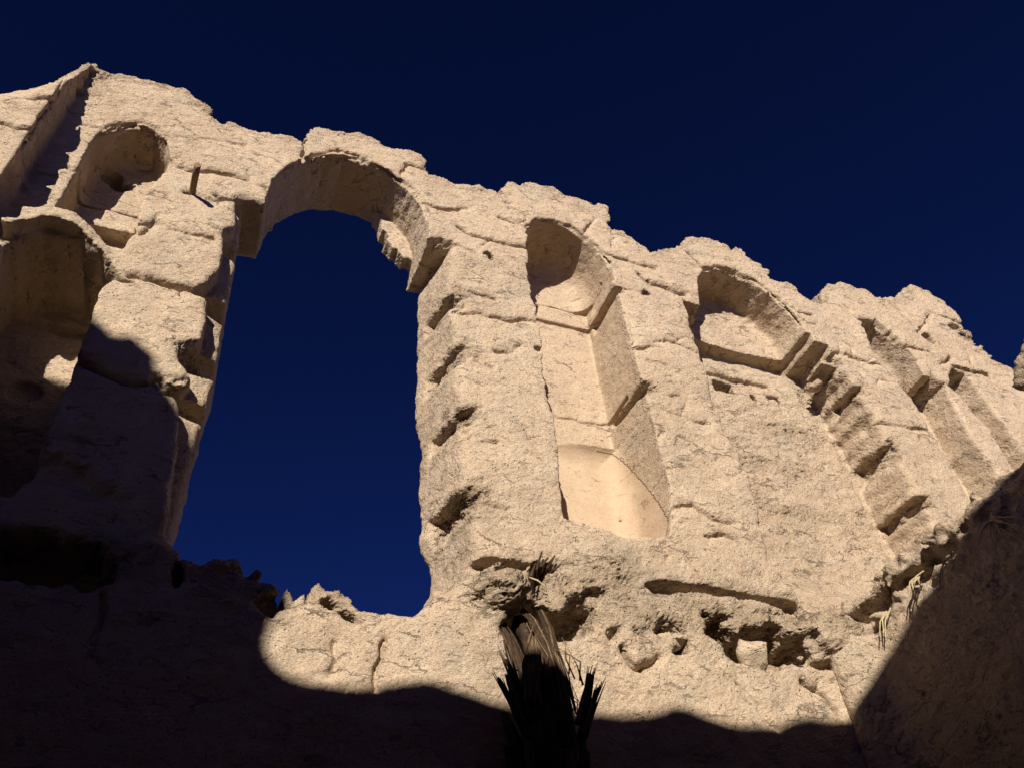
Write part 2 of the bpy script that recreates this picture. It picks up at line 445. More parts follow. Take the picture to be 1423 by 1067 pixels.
# stub of the cross wall at the left end
block(fw, (-6, -0.42, 2), (-1.99, 0.1, 9.15), 1, 0.02)
sl, x, y, z = fw.box((-6, -0.6, 8.3), (-1.8, 0.1, 10.6))
# its broken top climbs back to the wall
def stub_top(x, y, z):
    zt = np.interp(x, [-2.8, -2.55, -2.38, -2.2, -2.0], [9.0, 9.2, 9.45, 9.72, 10.26]) + y * np.interp(x, [-2.4, -1.98], [2.0, 2.85])
    return ((z - zt) * 0.35 + 0.015 * np.sin(y * 23 + x * 9)).astype(np.float32)
sub = np.maximum(np.maximum(-0.42 - y, y - 0.1), np.maximum(x + 1.985, 8.6 - z))
F3[sl] = smin(F3[sl], np.maximum(sub, stub_top(x, np.minimum(y, 0.0), z)).astype(np.float32), 0.02)
sl, x, y, z = fw.box((-6, -0.7, 8.3), (-1.8, 0.0, 10.6))
F3[sl] = np.where(y < 0.0, np.maximum(F3[sl], stub_top(x, y, z)), F3[sl])
block(fw, (-6, -0.46, 5.9), (-1.74, 0.0, 6.72), 1, 0.05)
block(fw, (-2.45, -0.8, 7.12), (-1.9, 0.02, 7.50), -1, 0.05)
for pts in ([(-2.9, 8.7), (-2.3, 8.62), (-1.96, 8.84)], [(-2.9, 8.15), (-2.3, 8.2), (-2.0, 8.28)]):
    sl, x, y, z = window(fw, pts, 0.2)
    D = line2(x, z, jag(pts, rng, 0.05, 0.012))[:, None, :]
    F3[sl] += 0.05 * np.exp(-(D / 0.02) ** 2) * (y < -0.3)
block(fw, (-2.05, -0.36, 8.0), (-1.9, -0.33, 9.4), -1, 0.02)      # joint down the reveal
ball(fw, (-1.98, -0.2, 7.55), (0.10, 0.22, 0.35))

# ---- great opening
def f1(pts):
    zs = [p[0] for p in pts]; vs = [p[1] for p in pts]
    return lambda z: np.interp(z, zs, vs)
XR = f1([(4.2, 1.30), (4.45, 1.52), (4.62, 1.72), (4.8, 1.88), (5.05, 1.96), (5.3, 1.97), (5.5, 1.88), (6.5, 1.88), (7.4, 1.87), (8.2, 1.84), (8.6, 1.86), (8.9, 1.93)])
XL = f1([(4.2, -0.22), (4.8, -0.19), (5.5, -0.17), (6.0, -0.15), (7.5, -0.16), (8.0, -0.17), (8.8, -0.22)])
ZB = f1([(-0.5, 4.80)] + sorted([(p[0], p[1]) for p in jag([b for b in BREACH if b[1] < 4.9][:-1], rng, 0.04, 0.012)]))
sl, x, y, z = fw.box((-0.8, -1, 4.1), (2.4, 1, 9.0))
zb = ZB(x); xr = XR(z); xl = XL(z)
bite = np.maximum(0, np.sin(z * 2 * math.pi / 0.81 + 1.0)) * 0.015
o = smax((x - (xr - 0.19 * y + bite)).astype(np.float32) + 0 * y.astype(np.float32), (xl - x + 0 * y + 0 * z).astype(np.float32), 0.02)
o = smax(o, np.broadcast_to((zb - z).astype(np.float32), o.shape), 0.04)
o = np.maximum(o, np.broadcast_to(z - (8.71 + 0.06 * np.clip(x, 0, 1.9)), o.shape))
F3[sl] = smax(F3[sl], -o.astype(np.float32), 0.09)
ARCH = [(-0.01, 8.6), (-0.02, 8.9), (0.0, 9.15), (0.08, 9.42), (0.28, 9.70), (0.50, 9.88), (0.68, 9.96), (0.86, 9.99), (1.04, 9.97), (1.22, 9.89), (1.41, 9.71), (1.55, 9.46), (1.63, 9.18), (1.63, 8.6)]
carve(fw, ARCH, -1, 2, 0.012, amp=0.004)
# eroded front arris of the left pier
LE = sorted([(p[1], p[0]) for p in [(-0.27,8.64),(-0.23,8.23),(-0.33,8.1),(-0.3,7.81),(-0.3,7.5),(-0.39,7.23),(-0.31,7.03),(-0.29,6.74),(-0.29,6.62),(-0.38,6.54),(-0.44,6.46),(-0.4,6.33),(-0.31,6.23),(-0.33,6.1),(-0.45,6.07),(-0.39,5.99),(-0.33,5.86),(-0.28,5.53),(-0.25,5.16),(-0.19,4.82)]])
LE = f1(LE)
sl, x, y, z = fw.box((-0.7, -0.2, 4.85), (0.1, 0.5, 8.7))
e = np.maximum(LE(z) - x + 0 * y, (y - 0.16 - 0.35 * np.maximum(x + 0.3, 0)) + 0 * z).astype(np.float32)
F3[sl] = smax(F3[sl], -e, 0.05)
for (zc, xc, w) in [(7.22, -0.33, 0.13), (6.52, -0.38, 0.12), (6.04, -0.40, 0.09), (8.05, -0.28, 0.08)]:
    ball(fw, (xc + 0.16, 0.12, zc), (0.26, 0.30, w), -1, 0.03)
# sockets down the reveal of the middle pier (seats of lost timbers)
for (zt, xt) in [(8.02, 1.93), (7.27, 1.945), (6.45, 1.97), (5.63, 1.975)]:
    hh = {8.02: 0.20, 7.27: 0.24, 6.45: 0.19, 5.63: 0.27}[zt]
    block(fw, (1.5, -0.3, zt - hh), (xt + 0.04 + 0.1 * (hh - 0.22), 0.35 + hh, zt + 0.01), -1, 0.06, shear=lambda y, z, zt=zt: -0.17 * np.maximum(y, 0) + 0.55 * np.minimum(z - zt + 0.13, 0) + 0.02 * np.sin(z * 50 + y * 20))
# hanging scrap of the thin infill at the back of the arch
HANG = [(1.2, 9.98), (1.2, 9.85), (1.27, 9.66), (1.25, 9.58), (1.36, 9.50), (1.34, 9.38), (1.42, 9.28), (1.55, 9.16), (1.66, 9.13), (1.8, 9.3), (1.8, 9.9)]
sl, x, y, z = window(fw, HANG, 0.1)
d = poly2(x, z, jag(HANG, rng, 0.035, 0.02))[:, None, :]
d = np.maximum(np.maximum(d + 0 * y, 0.58 - y), y - 0.78).astype(np.float32)
F3[sl] = smin(F3[sl], d, 0.02)
HL = [(-0.1, 8.9), (0.2, 9.65), (0.45, 9.9), (0.3, 9.98), (0.0, 9.9), (-0.2, 9.2)]
sl, x, y, z = window(fw, HL, 0.1)
d = poly2(x, z, jag(HL, rng, 0.05, 0.015))[:, None, :]
F3[sl] = smin(F3[sl], np.maximum(np.maximum(d + 0 * y, 0.6 - y), y - 0.8).astype(np.float32), 0.02)

# ---- first arched niche (left)
N1 = [(-1.68, 7.55), (-1.68, 8.95), (-1.65, 9.16), (-1.54, 9.33), (-1.38, 9.45), (-1.21, 9.44), (-1.07, 9.31), (-1.01, 9.08), (-1.0, 8.8), (-1.03, 8.5), (-1.05, 8.1), (-1.0, 7.75), (-1.1, 7.55)]
carve(fw, [(a, max(b, 8.57)) for a, b in N1], -0.2, 0.50, 0.012, 0.10)
carve(fw, [(-1.68, 8.24), (-1.68, 8.64), (-1.03, 8.64), (-1.05, 8.24)], -0.2, 0.44, 0.012, 0.01)
carve(fw, [(-1.72, 8.52), (-1.72, 8.61), (-1.10, 8.63), (-1.10, 8.55)], 0.2, 0.58, 0.003)
carve(fw, [(-1.68, 8.30), (-1.05, 8.30), (-1.06, 8.1), (-1.02, 7.75), (-1.08, 7.44), (-1.25, 7.53), (-1.42, 7.62), (-1.68, 7.67)], -0.2, 0.56, 0.012, 0.01)
block(fw, (-1.6, 0.40, 8.24), (-1.12, 0.6, 8.36), 1, 0.01)
ball(fw, (-1.53, 0.50, 9.16), (0.11, 0.22, 0.11), -1, 0.02)
ball(fw, (-1.42, 0.50, 9.06), (0.09, 0.22, 0.08), -1, 0.02)
# ---- alcove under it, closed by a thin broken canopy
AL = [(-1.93, 4.95), (-1.93, 7.15), (-1.88, 7.30), (-1.68, 7.50), (-1.50, 7.50), (-1.36, 7.50), (-1.18, 7.36), (-1.02, 7.17), (-1.08, 7.05), (-1.10, 6.9), (-1.10, 5.9), (-1.10, 5.2), (-1.15, 4.95)]
carve(fw, AL, -0.2, 0.86, 0.02, 0.06, 0.006)
CAN = [(-1.97, 7.38), (-1.86, 7.60), (-1.70, 7.68), (-1.42, 7.63), (-1.25, 7.52), (-1.08, 7.38), (-0.93, 7.28), (-0.97, 7.19), (-1.16, 7.34), (-1.34, 7.48), (-1.50, 7.54), (-1.68, 7.52), (-1.86, 7.36)]
sl, x, y, z = window(fw, CAN, 0.12)
d = poly2(x, z, jag(CAN + CAN[:1], rng, 0.05, 0.01)[:-1])[:, None, :]
d = np.maximum(np.maximum(d + 0 * y, -0.16 - y + 0.35 * np.clip(x + 1.5, 0, 1)), y - 0.3).astype(np.float32)
F3[sl] = smin(F3[sl], d, 0.03)
ball(fw, (-1.0, 0.0, 7.13), (0.09, 0.15, 0.035), -1, 0.02)
ball(fw, (-1.55, 0.86, 6.50), (0.15, 0.10, 0.12), -1, 0.03)
ball(fw, (-1.45, 0.86, 7.3), (0.3, 0.10, 0.05), -1, 0.04)
# ---- second niche
N2h = [(2.79, 8.9), (2.78, 9.15), (2.82, 9.48), (2.95, 9.70), (3.10, 9.81), (3.28, 9.84), (3.45, 9.80), (3.63, 9.71), (3.76, 9.53), (3.84, 9.30), (3.87, 9.08), (3.87, 8.9)]
carve(fw, N2h, -0.2, 0.74, 0.012, 0.30)
carve(fw, [(2.79, 8.80), (2.79, 9.07), (3.845, 9.07), (3.83, 8.80)], -0.2, 0.71, 0.012, 0.02)
carve(fw, [(2.77, 9.065), (2.77, 9.09), (3.88, 9.09), (3.88, 9.065)], -0.2, 0.76, 0.008, 0.01)
carve(fw, [(2.76, 6.9), (2.76, 8.80), (3.86, 8.80), (3.86, 6.9)], -0.2, 0.76, 0.012, 0.03)
carve(fw, [(2.76, 5.47), (2.765, 6.95), (3.87, 6.95), (3.86, 6.0), (3.80, 5.62), (3.72, 5.43), (3.3, 5.36)], -0.2, 0.775, 0.015, 0.28)
block(fw, (3.8, -0.2, 8.68), (3.95, 0.66, 8.80), -1, 0.02, shear=lambda y, z: -0.06 * y)
block(fw, (3.8, -0.3, 7.17), (3.97, 0.7, 7.30), -1, 0.05, shear=lambda y, z: -0.10 * y + 0.015 * np.sin(40 * z))
ball(fw, (3.93, 0.02, 7.20), (0.11, 0.10, 0.07), -1, 0.03)
ball(fw, (2.74, 0.03, 7.43), (0.07, 0.12, 0.055), -1, 0.03)
ball(fw, (3.75, 0.70, 6.07), (0.02, 0.25, 0.02), -1, 0.01)
carve(fw, [(3.2, 7.31), (3.2, 7.34), (3.6, 7.33), (3.92, 7.36), (3.92, 7.33), (3.6, 7.295)], 0.3, 0.79, 0.01, 0.02, 0.008)
# ---- third niche with the timber seats and the rough panel below
N3h = [(5.02, 8.86), (5.04, 9.15), (5.12, 9.43), (5.27, 9.66), (5.52, 9.80), (5.80, 9.84), (6.07, 9.74), (6.30, 9.54), (6.45, 9.35), (6.53, 9.14), (6.53, 8.86)]
carve(fw, N3h, -0.2, 0.55, 0.012, 0.07)
PAN = lambda z0, z1, a=4.73, b=6.86: [(a, z0), (a, z1), (b, z1), (b, z0)]
carve(fw, PAN(8.70, 8.87, 4.74, 6.62), -0.2, 0.72, 0.015)
carve(fw, PAN(8.48, 8.74, 4.74, 6.84), -0.2, 0.66, 0.015)
carve(fw, PAN(8.42, 8.50, 4.74, 6.3), -0.2, 0.74, 0.02, amp=0.01)
P3 = [(4.74, 8.5), (4.72, 7.9), (4.71, 7.35), (4.73, 6.9), (4.79, 6.5), (4.84, 6.1), (4.80, 5.6), (4.77, 5.35), (4.9, 5.0), (6.6, 5.0), (7.02, 5.6), (7.0, 6.6), (7.0, 7.3), (6.93, 8.0), (6.84, 8.5)]
sl, x, y, z = window(fw, P3, 0.25)
d = poly2(x, z, jag(P3 + P3[:1], rng, 0.1, 0.012)[:-1])[:, None, :]
dep = 0.64 - 0.10 * np.clip((6.4 - z) / 0.9, 0, 1) - 0.5 * np.clip((5.6 - z) / 0.6, 0, 1) ** 1.3
dd = smax(d + 0 * y, (y - dep + 0 * x).astype(np.float32), 0.02)
dd = dd + 0.012 * np.sin(z * 31 + x * 3) * np.clip((x - 6.7) / 0.2, 0, 1)
F3[sl] = smax(F3[sl], -dd.astype(np.float32), 0.08)
block(fw, (5.38, 0.4, 8.14), (5.68, 0.95, 8.33), -1, 0.02)
for c, r in [((5.95, 0.62, 8.18), (0.05, 0.12, 0.05)), ((6.25, 0.62, 8.27), (0.07, 0.08, 0.025)), ((6.33, 0.62, 8.20), (0.02, 0.08, 0.07)), ((6.18, 0.62, 8.20), (0.02, 0.08, 0.05)), ((6.22, 0.62, 7.95), (0.12, 0.05, 0.09)), ((6.5, 0.62, 7.72), (0.14, 0.05, 0.03)), ((6.75, 0.5, 7.75), (0.05, 0.12, 0.07))]:
    ball(fw, c, r, -1, 0.02)
for (zt, x1, h, y1) in [(8.62, 6.92, 0.22, 0.5), (8.05, 7.02, 0.14, 0.45), (7.22, 7.10, 0.24, 0.60), (6.45, 7.10, 0.15, 0.62)]:
    block(fw, (6.6, -0.3, zt - h), (x1 + 0.02, y1, zt), -1, 0.04, shear=lambda y, z, zt=zt: -0.02 * np.maximum(y, 0) + 0.35 * np.minimum(z - zt + 0.1, 0) + 0.02 * np.sin(z * 45 + y * 17))
ball(fw, (6.95, 0.2, 7.55), (0.06, 0.09, 0.08), -1, 0.03)
block(fw, (6.62, 0.06, 8.40), (6.86, 0.42, 8.50), 1, 0.05, shear=lambda y, z: 0.1 * y + 0.3 * (z - 8.45))
ball(fw, (6.7, 0.38, 8.30), (0.08, 0.10, 0.06), 1, 0.04)
# ---- fourth niche, strip below and the last bays
N4 = [(7.65, 8.5), (7.63, 8.98), (7.66, 9.38), (7.76, 9.53), (7.92, 9.57), (8.05, 9.53), (8.17, 9.38), (8.28, 9.17), (8.37, 8.87), (8.37, 8.5)]
carve(fw, N4, -0.2, 0.42, 0.012, 0.12)
N4b = [(7.66, 8.84), (7.74, 8.35), (7.82, 7.9), (7.83, 7.3), (7.82, 6.2), (8.5, 6.2), (8.56, 7.2), (8.50, 7.6), (8.56, 8.2), (8.58, 8.52), (8.38, 8.84)]
carve(fw, N4b, -0.2, 0.46, 0.06, 0.02, 0.006)
block(fw, (8.40, -0.2, 8.49), (8.62, 0.35, 8.55), -1, 0.03, shear=lambda y, z: -0.08 * y)
block(fw, (8.3, 0.0, 8.60), (8.45, 0.5, 8.86), 1, 0.02)
N5 = [(8.72, 8.52), (8.84, 8.2), (8.94, 7.8), (8.96, 7.2), (8.98, 5.8), (9.5, 5.8), (9.42, 7.2), (9.38, 7.65), (9.28, 8.3), (9.20, 8.88), (9.02, 8.95), (8.85, 8.80)]
carve(fw, N5, -0.2, 0.32, 0.06, 0.02, 0.008)
carve(fw, [(8.95, 8.95), (9.0, 9.02), (9.35, 9.0), (9.7, 9.05), (9.7, 8.99), (9.3, 8.93)], -0.2, 0.14, 0.03, 0.02, 0.01)
for c, r in [((8.87, 0, 9.48), (0.11, 0.45, 0.11)), ((2.30, 0, 8.74), (0.06, 0.2, 0.07)), ((4.26, 0, 8.82), (0.06, 0.2, 0.055)), ((7.22, 0, 8.63), (0.07, 0.1, 0.04)), ((9.7, 0, 9.95), (0.15, 0.12, 0.1)), ((9.85, 0, 9.75), (0.1, 0.1, 0.12))]:
    ball(fw, c, r, -1, 0.03)

def rim(f, pts, zmin, y0=0.035, w=0.030, out=0.022):
    """thin gap where the face coat stands off the lining of an arch"""
    sl, x, y, z = window(f, pts, 0.3)
    q = jag(pts + pts[:1], rng, 0.06, 0.006)[:-1]
    d = poly2(x, z, q)[:, None, :] - out + 0.02 * np.sin(x * 17 + z * 13)
    d = np.maximum(np.maximum(d + 0 * y, np.abs(y - y0 - w / 2 - 0.01 * np.sin(x * 11)) - w / 2), zmin - z).astype(np.float32)
    f.F[sl] = np.maximum(f.F[sl], -d)
rim(fw, ARCH, 9.2); rim(fw, N2h, 9.2); rim(fw, N3h, 9.0); rim(fw, N1, 8.9)

# ---- crumbled ledge between the storeys
def cavity(pts, depth, amp=0.02, k=0.04, y0=-0.5): carve(fw, pts, y0, depth, k, 0.12, amp)
carve(fw, [(1.92, 4.935), (2.06, 4.945), (2.37, 4.955), (2.35, 4.93), (2.26, 4.915), (2.13, 4.915), (1.97, 4.92)], -0.5, 0.12, 0.005)
carve(fw, [(3.4, 4.925), (3.64, 4.94), (4.02, 4.945), (4.42, 4.93), (4.86, 4.915), (4.86, 4.885), (4.68, 4.895), (4.0, 4.91), (3.57, 4.915)], -0.5, 0.10, 0.005)
cavity([(3.42,4.50),(3.47,4.62),(3.6,4.64),(3.64,4.55),(3.55,4.50)], 0.35)
cavity([(3.5,4.40),(3.56,4.48),(3.66,4.47),(3.64,4.38),(3.51,4.34)], 0.35)
cavity([(3.86,4.72),(4.13,4.71),(4.21,4.63),(4.35,4.70),(4.54,4.70),(4.68,4.66),(4.72,4.59),(4.89,4.60),(5.0,4.55),(4.87,4.48),(4.69,4.44),(4.55,4.33),(4.36,4.33),(4.17,4.38),(4.03,4.33),(3.97,4.38),(3.90,4.50)], 0.42, 0.03)
cavity([(2.88,4.37),(2.96,4.51),(3.07,4.54),(3.05,4.43),(3.13,4.39)], 0.14)
cavity([(2.37,4.78),(2.38,4.92),(2.47,5.0),(2.57,4.99),(2.52,4.88),(2.46,4.76)], 0.32, 0.02, 0.03)
cavity([(2.40,4.9),(2.65,4.95),(2.60,4.90)], 0.1, 0.01, 0.02)
cavity([(2.03,4.46),(2.16,4.55),(2.31,4.64),(2.5,4.64),(2.75,4.73),(2.91,4.70),(2.84,4.52),(2.69,4.33),(2.47,4.34),(2.3,4.2),(2.1,4.3)], 0.38, 0.03)
ball(fw, (2.1, -0.04, 4.64), (0.20, 0.22, 0.15), 1, 0.08)       # crumbled boss left of the palm trunk
ball(fw, (1.95, -0.08, 4.66), (0.03, 0.12, 0.09), -1, 0.03)
cavity([(2.80, 4.72), (2.93, 4.70), (2.97, 4.80), (2.85, 4.88)], 0.12)
cavity([(-1.3,4.62),(-1.13,4.70),(-0.92,4.75),(-0.63,4.72),(-0.43,4.62),(-0.42,4.42),(-0.65,4.36),(-1.05,4.38)], 0.45, 0.02)
cavity([(-2.1,4.75),(-1.6,4.80),(-1.42,4.70),(-1.5,4.5),(-2.1,4.45)], 0.4, 0.02)
cavity([(-1.4,5.28),(-1.0,5.33),(-0.45,5.05),(-0.63,4.98),(-0.9,5.08),(-1.3,5.12)], 0.10)
cavity([(-0.15,4.50),(-0.11,4.68),(-0.02,4.6),(-0.02,4.40),(-0.09,4.36)], 0.35)
cavity([(0.42,4.42),(0.55,4.50),(0.60,4.40),(0.5,4.30)], 0.2)
cavity([(0.90,4.47),(0.97,4.46),(1.07,4.38),(1.10,4.33),(1.01,4.34),(0.95,4.40)], 0.3)
ball(fw, (5.05, -0.05, 4.64), (0.34, 0.16, 0.20), 1, 0.10)
block(fw, (4.6, -0.5, 4.36), (5.5, 0.10, 4.41), -1, 0.03, shear=lambda y, z: 0 * y)
cavity([(3.92,4.72),(4.13,4.71),(4.21,4.65),(4.35,4.71),(4.54,4.71),(4.68,4.67),(4.72,4.62),(4.85,4.60),(4.80,4.50),(4.69,4.44),(4.55,4.36),(4.36,4.35),(4.17,4.40),(4.03,4.36),(3.97,4.42),(3.90,4.52)], 0.45, 0.03, 0.02)
cavity([(3.40,4.52),(3.46,4.63),(3.6,4.65),(3.66,4.55),(3.55,4.52)], 0.35, 0.01, 0.02)
cavity([(3.50,4.38),(3.54,4.49),(3.66,4.48),(3.65,4.38),(3.52,4.34)], 0.35, 0.01, 0.02)
for i in range(14):
    xx = rng.uniform(2.7, 8.0); zz = rng.normal(4.92, 0.14) if xx < 5.4 else rng.normal(5.0, 0.12)
    r = rng.uniform(0.015, 0.045)
    ball(fw, (xx, 0.0, zz), (r * rng.uniform(1, 2.2), r * 1.3, r * 0.8), -1, 0.03)
for i in range(5):
    xx = rng.uniform(2.0, 5.2); zz = rng.normal(4.6, 0.12) if xx > 1.9 else 4.35 + rng.uniform(-0.1, 0.15)
    r = rng.uniform(0.03, 0.07)
    ball(fw, (xx, 0.03, zz), (r * rng.uniform(1, 1.8), r, r), 1, 0.05)

# ---- relief everywhere
r1 = fw.noise((0.55, 0.5, 0.4)); F3 += 0.022 * r1
crm = 1.0 * np.clip(1.2 - np.abs(Zg - 4.70) / 0.36, 0, 1) / (1 + np.exp(-(Xg - 2.0) / 0.15)) + 0.45 * np.clip(1 + (top + 0.03) / 0.12, 0, 1)
crm = np.clip(crm + ((Xg > 4.8) & (Xg < 6.9) & (Zg > 5.2) & (Zg < 8.4)) * 0.42 + 0.8 / (1 + np.exp((Xg - 1.4) / 0.08)) / (1 + np.exp((Zg - 4.75) / 0.03)) / (1 + np.exp(-(Zg - 4.40 + 0.05 * np.sin(Xg * 7)) / 0.03)), 0, 1.2)
BLOBS = [(3.15, 5.08, 0.22, 0.12, 1.0), (2.9, 4.85, 0.2, 0.12, 1.0), (4.1, 5.0, 0.2, 0.06, 0.5), (4.6, 5.15, 0.3, 0.1, 0.6), (1.95, 5.45, 0.12, 0.12, 0.9), (2.05, 4.62, 0.2, 0.15, 1.2),
         (1.95, 8.0, 0.13, 0.12, 0.8), (1.95, 7.2, 0.12, 0.13, 0.9), (1.95, 6.4, 0.12, 0.13, 1.0), (1.95, 5.58, 0.12, 0.13, 1.0), (3.92, 7.22, 0.1, 0.1, 0.8), (2.3, 8.7, 0.1, 0.08, 0.7), (4.25, 8.82, 0.08, 0.07, 0.9),
         (7.05, 8.05, 0.1, 0.1, 0.7), (7.08, 7.2, 0.1, 0.14, 0.8), (7.1, 6.4, 0.1, 0.1, 0.7), (6.75, 8.5, 0.15, 0.15, 0.7), (6.3, 7.7, 0.5, 0.12, 0.9), (5.6, 7.1, 0.7, 0.10, 0.6), (5.9, 6.5, 0.6, 0.08, 0.6), (5.2, 7.3, 0.3, 0.15, 0.5),
         (8.5, 6.6, 0.3, 0.15, 1.0), (8.5, 8.5, 0.15, 0.08, 0.7), (9.8, 9.8, 0.25, 0.25, 0.8), (9.4, 8.98, 0.4, 0.08, 0.8), (-0.35, 7.2, 0.12, 0.12, 0.8), (-0.4, 6.5, 0.15, 0.12, 0.9), (-0.4, 6.05, 0.1, 0.08, 0.8), (-1.9, 9.9, 0.2, 0.35, 0.8), (-0.85, 10.1, 0.2, 0.15, 0.7), (2.0, 8.5, 0.12, 0.2, 0.5)]
for (bx, bz, sx_, sz_, am) in BLOBS:
    crm += (am * np.exp(-((Xg - bx) / sx_) ** 2 - ((Zg - bz) / sz_) ** 2)).astype(np.float32)
crm = np.clip(crm, 0, 1.3) * (1 - 0.8 * bump_z(4.93, 0.07) * span(3.4, 4.95))
CRM = crm.copy()
plz = (span(2.76, 3.95, 0.02) * (Zg < 6.93) * (Zg > 5.3)).astype(np.float32)
def damp(a):
    """less relief on the sheltered plaster inside the second niche"""
    sl, x, y, z = fw.box((2.7, 0.04, 5.2), (3.98, 1.0, 6.9))
    a[sl] *= 0.15
    sl, x, y, z = fw.box((2.7, 0.08, 6.9), (3.98, 1.0, 9.9))
    a[sl] *= 0.55
    return a
a = fw.noise((0.20, 0.2, 0.13)); a *= (0.013 + 0.022 * crm)[:, None, :]; F3 += damp(a)
a = fw.noise((0.095, 0.09, 0.055)); a *= (0.007 + 0.016 * crm)[:, None, :]; F3 += damp(a)
a = fw.noise((0.055, 0.05, 0.036)); a *= (0.0065 + 0.020 * crm)[:, None, :]; F3 += damp(a)
# flat lying ragged laminations
a = fw.noise((0.16, 0.12, 0.042)); a = np.abs(a); a *= 0.010 * (0.5 + 1.6 * crm)[:, None, :]; F3 += damp(a)
del a, r1

co, tri = fw.to_mesh(0.0)
print('wall', len(co), len(tri))
co[:, 0] = co[:, 0]
nrm = vert_normals(co, tri)
ix = np.clip(((co[:, 0] - fw.x[0]) / VOX).astype(int), 0, len(fw.x) - 1); iz = np.clip(((co[:, 2] - fw.z[0]) / VOX).astype(int), 0, len(fw.z) - 1)
rough = CRM[ix, iz]
calm = np.where((co[:, 0] > 2.7) & (co[:, 0] < 3.97) & (co[:, 1] > 0.05) & (co[:, 2] > 5.3) & (co[:, 2] < 9.9), np.where(co[:, 2] < 6.93, 0.1, 0.5), 1.0)
g = rng.normal(0, 1, len(co)) * (0.0013 + 0.0042 * np.clip(rough, 0, 1)) - 0.012 * rng.random(len(co)) ** 16 * (1 + rough)
co = (co + nrm * (g * calm)[:, None]).astype(np.float32)
nrm = vert_normals(co, tri)

plaster = ((co[:, 0] > 2.7) & (co[:, 0] < 3.92) & (co[:, 1] > 0.02) & (co[:, 2] < 6.93 - 0.02 * np.sin(co[:, 0] * 20)) & (co[:, 2] > 5.38)).astype(np.float32)
plaster *= np.clip((co[:, 1] - 0.06) / 0.03, 0, 1) * np.clip((6.95 - co[:, 2]) / 0.05, 0, 1)
# the outer coat still covers the upper front of the jamb
cov = (co[:, 0] > 3.6) & (co[:, 1] < (co[:, 2] - 5.5) * 0.50)
plaster[cov] = 0
inn = (co[:, 0] > 2.78) & (co[:, 0] < 3.9) & (co[:, 1] > 0.08) & (co[:, 2] > 6.9) & (co[:, 2] < 9.9)
plaster[inn] = 0.35
rough = np.clip(rough, 0, 1)

cen = co[tri].mean(1)
cx, cy_, cz = cen.T
lab = np.zeros(len(tri), np.int32)
NAMES = ['parapet', 'pier', 'pier', 'pier', 'pier', 'pier', 'arch', 'niche', 'alcove', 'niche', 'niche', 'recessed_panel', 'niche', 'recess', 'broken_ledge', 'lower_wall', 'cross_wall_stub', 'canopy']
LBL = {1: 'weathered left pier with its shadowed foot and ragged right edge', 2: 'tall middle pier with four dark sockets down its edge', 3: 'pier between the two deep niches', 4: 'pier right of the rough panel with long dark sockets', 5: 'narrow last pier at the right end',
       7: 'arched niche with a dark hole in its back', 9: 'tall arched niche with smooth orange plaster at its foot', 10: 'wide arched niche with a half filled head', 12: 'small narrow arched niche at the right'}
def setl(m, v): lab[m] = v
setl(cz > 4.95, 0)
for v, a, b in [(1, -1.99, 0.3), (2, 1.2, 2.95), (3, 3.4, 4.95), (4, 6.8, 7.85), (5, 8.3, 9.05)]:
    setl((cx > a) & (cx < b) & (cz < 8.74) & (cz > 4.95), v)
setl((cx > 9.05) & (cz < 8.95) & (cz > 4.95), 13)
setl((cx > -0.12) & (cx < 1.80) & (cz > 8.66), 6)
setl((cx > 2.95) & (cx < 3.4) & (cz < 8.74) & (cz > 4.95), 9)
inn = (cy_ > 0.05) & (cy_ < 0.80)
G = 0.05
def grow(p, g=G):
    c = np.mean(p, 0); return [(c[0] + (a - c[0]) * (1 + g / abs(a - c[0] + 1e-6) if abs(a - c[0]) > 0.2 else 1), c[1] + (b - c[1]) * (1 + g / abs(b - c[1] + 1e-6) if abs(b - c[1]) > 0.2 else 1)) for a, b in p]
setl(inn & in_poly(cx, cz, grow(N1)), 7)
setl(inn & in_poly(cx, cz, grow(AL)), 8)
setl(inn & (cx > 2.7) & (cx < 3.97) & (cz > 5.35) & (cz < 9.9) & ((cz < 9.1) | in_poly(cx, cz, grow(N2h))), 9)
setl(inn & in_poly(cx, cz, grow(N3h)), 10)
setl(inn & (cx > 4.72) & (cx < 7.1) & (cz < 8.87) & (cz > 5.0), 11)
setl(inn & in_poly(cx, cz, grow(N4 + N4b)), 12)
setl(inn & in_poly(cx, cz, grow(N5)), 13)
setl(cz <= 4.95, 14)
setl(cz < 4.33, 15)
setl((cx < -1.955) & (cy_ < 0.03), 16)
setl((cx < -0.92) & (cz > 7.14) & (cz < 7.75) & (cy_ < 0.3) & in_poly(cx, cz, grow(CAN)), 17)

wall = empty('mud_brick_wall', (0, 0, 0), 'long sunlit ruined mud wall with arched niches and one great broken arched opening', 'ruined wall')
for v, nm in enumerate(NAMES):
    f = lab == v
    if not f.any(): continue
    t = tri[f]; u, inv = np.unique(t, return_inverse=True)
    me = mesh_np(nm, co[u], inv.reshape(-1, 3), [CLAY], {'plaster': plaster[u], 'rough': rough[u]}, nrm[u])
    o = link(nm, me, wall)
    if v in LBL: o['label'] = LBL[v]
del co, tri, nrm, cen, fw, F3

# ------------------------------------------------------------------ other masonry
def solid(name, f, parent=None, mats=None, rough=0.3):
    co, tri = f.to_mesh()
    if f.v < 0.05:
        nr = vert_normals(co, tri)
        co = (co + nr * (rng.normal(0, 0.13 * f.v, len(co)) * (0.6 + rough) - 0.7 * f.v * rng.random(len(co)) ** 9)[:, None]).astype(np.float32)
    me = mesh_np(name, co, tri, mats or [CLAY], {'plaster': np.zeros(len(co)), 'rough': np.full(len(co), rough)})
    return link(name, me, parent)

